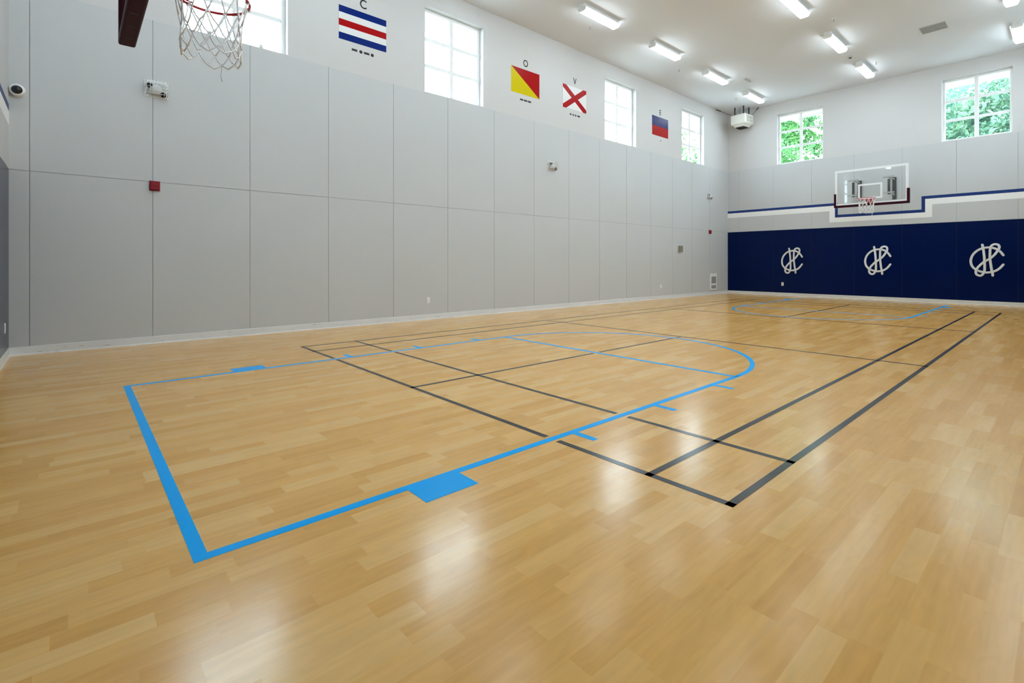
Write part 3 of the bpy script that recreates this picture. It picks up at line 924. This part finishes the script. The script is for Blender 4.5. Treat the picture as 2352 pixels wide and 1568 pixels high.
# corner camera
t = thing('security_camera', (-2.793, YL - WO, 3.285), 'white turret security camera with dark lens in the near left corner', 'security camera')
b = MB(); b.lathe([(0.0, 0.0), (0.056, 0.0), (0.058, 0.012), (0.050, 0.05), (0.0, 0.05)], (0, 0, -0.018), (0, -1, 0), 24); b.build('mount', 'plastic', t)
ax = Vector((-0.03, -0.97, -0.10)).normalized(); ce = Vector((0, -0.075, 0)) - ax * 0.03
b = MB(); b.lathe([(0.0, -0.035), (0.045, -0.028), (0.068, 0.0), (0.073, 0.03), (0.068, 0.048), (0.050, 0.052)], ce, ax, 28); b.build('housing', 'plastic', t)
b = MB(); b.lathe([(0.052, 0.048), (0.049, 0.062), (0.036, 0.078), (0.018, 0.087), (0, 0.090)], ce, ax, 28); b.build('dome', 'lens', t)

# ------------------------------------------------------------------ ceiling fixtures
t = thing('ceiling_vent', (12.88, 1.175, HC), 'grey louvred air vent on the ceiling', 'air vent')
b = MB(); 
for a in ((-0.22, 0.22, -0.245, -0.23), (-0.22, 0.22, 0.23, 0.245), (-0.22, -0.205, -0.23, 0.23), (0.205, 0.22, -0.23, 0.23), (-0.008, 0.008, -0.23, 0.23)):
    b.box(*a, -0.012, 0.0)
b.build('frame', 'vent', t)
b = MB(); b.box(-0.205, 0.205, -0.23, 0.23, -0.002, 0.0); b.build('duct_opening', 'ventdark', t)
b = MB()
for i in range(22):
    y = -0.222 + i * 0.0206
    for x0, x1 in ((-0.203, -0.010), (0.010, 0.203)):
        b.prism([(x0, y, -0.003), (x1, y, -0.003), (x1, y + 0.011, -0.011), (x0, y + 0.011, -0.011)], (0, 0.002, 0.001))
b.build('louvre', 'vent', t)

def sprinkler(x, y, label):
    t = thing('sprinkler_head', (x, y, HC), label, 'sprinkler', 'sprinkler heads on the ceiling')
    b = MB(); b.lathe([(0, -0.004), (0.04, -0.004), (0.042, 0.0)], (0, 0, 0), (0, 0, 1), 18); b.build('escutcheon', 'lamphouse', t)
    b = MB(); b.lathe([(0.014, 0), (0.014, -0.035), (0.008, -0.04), (0.008, -0.06), (0, -0.06)], (0, 0, 0), (0, 0, 1), 12)
    b.lathe([(0, -0.060), (0.024, -0.061), (0.026, -0.064), (0, -0.066)], (0, 0, 0), (0, 0, 1), 14); b.build('nozzle', 'vent', t)
    return t
sp = sprinkler(10.625, 2.66, 'ceiling sprinkler between the two nearest middle row lights')
for x, y, l in ((14.3, 2.66, 'ceiling sprinkler beside the middle row light nearest the end wall'),
                (6.76, 6.72, 'ceiling sprinkler beside the nearest light of the flag wall row'), (10.68, 6.70, 'ceiling sprinkler past the second visible light of the flag wall row'),
                (14.38, 6.73, 'ceiling sprinkler beside the hanging heater')):
    o = copy_tree(sp); o.location = (x, y, HC); tag(o, l)
t = thing('smoke_detector', (13.33, 3.04, HC), 'small smoke detector on the ceiling between two middle row lights', 'smoke detector')
b = MB(); b.lathe([(0, -0.03), (0.05, -0.03), (0.062, -0.015), (0.062, 0)], (0, 0, 0), (0, 0, 1), 20); b.build('base', 'vent', t)
b = MB(); b.lathe([(0, -0.055), (0.03, -0.052), (0.038, -0.03)], (0, 0, 0), (0, 0, 1), 18); b.build('sensor', 'ventdark', t)
t = thing('ceiling_sensor', (12.98, 5.72, HC), 'slim grey sensor bar on the ceiling before the hanging heater', 'sensor')
b = MB(); b.box(-0.20, 0.20, -0.03, 0.03, -0.03, 0, 0, 0.006); b.build('bar', 'vent', t)
b = MB(); b.box(-0.17, 0.17, -0.02, 0.02, -0.034, -0.03); b.build('diffuser', 'greyplastic', t)

# hanging unit heater
t = thing('unit_heater', (15.58, 7.08, 6.05), 'cream hanging unit heater in the far ceiling corner', 'heater', None, R(-5))
hz0, hz1, hh_ = 0.105, 0.455, 0.285
b = MB(); b.box(-hh_, hh_, -hh_, hh_, hz0, hz1, 0, 0.03, 3); b.build('cabinet', 'heater', t)
b = MB()
lo = [(-0.17, -0.17), (0.17, -0.17), (0.17, 0.17), (-0.17, 0.17)]; hi = [(s * 1.47, q * 1.47) for s, q in lo]
vb = [b.bm.verts.new((x, y, 0.03)) for x, y in lo]; vt = [b.bm.verts.new((x, y, hz0 + 0.004)) for x, y in hi]
b.bm.faces.new(vb); b.bm.faces.new(vt)
for i in range(4): b.bm.faces.new([vb[i], vb[(i + 1) % 4], vt[(i + 1) % 4], vt[i]])
b.build('hood', 'heater', t)
b = MB(); b.box(-0.145, 0.145, -0.145, 0.145, 0.0, 0.035)
for i in range(6): b.box(-0.14, 0.14, -0.13 + i * 0.05, -0.122 + i * 0.05, -0.012, 0.0)
b.build('outlet_grille', 'heatdark', t)
b = MB(); b.box(-0.2, 0.2, -hh_ - 0.002, -hh_ + 0.01, hz0 + 0.05, hz1 - 0.05, 1)
for i in range(3):
    z = hz0 + 0.045 + i * 0.105; b.box(-0.22, 0.22, -hh_ - 0.02, -hh_ - 0.002, z, z + 0.02, 0, 0.004)
for i in range(6):
    x = -0.21 + i * 0.08; b.box(x, x + 0.014, -hh_ - 0.012, -hh_ - 0.002, hz0 + 0.05, hz1 - 0.05, 0)
b.build('intake_grille', ['heater', 'vent'], t)
for sx in (-1, 1):
    for sy in (-1, 1):
        b = MB(); b.tube([(sx * 0.185, sy * 0.165, hz1 - 0.01), (sx * 0.185, sy * 0.165, HC - 6.05)], 0.019, 8)
        for i in range(5): b.tube([(sx * 0.185, sy * 0.165, hz1 + 0.02 + i * .06), (sx * 0.185, sy * 0.165, hz1 + 0.04 + i * .06)], 0.026, 8)
        b.build('hanging_rod', 'rod', t)
b = MB(); b.tube([(-0.05, 0.03, hz1 - 0.01), (-0.05, 0.03, HC - 6.05)], 0.022, 8); b.build('conduit', 'vent', t)
for p, q in (((-0.2, 0.2, hz1 - .02), (-0.62, 0.66, HC - 6.05 - 0.02)), ((0.2, -0.25, hz1 - .02), (0.39, -0.42, HC - 6.05 - 0.02))):
    P_, Q_ = Vector(p), Vector(q)
    b = MB(); b.tube([P_, Q_], 0.006, 6); b.tube([P_.lerp(Q_, .72), Q_], 0.016, 8); b.build('sway_brace', 'rod', t)
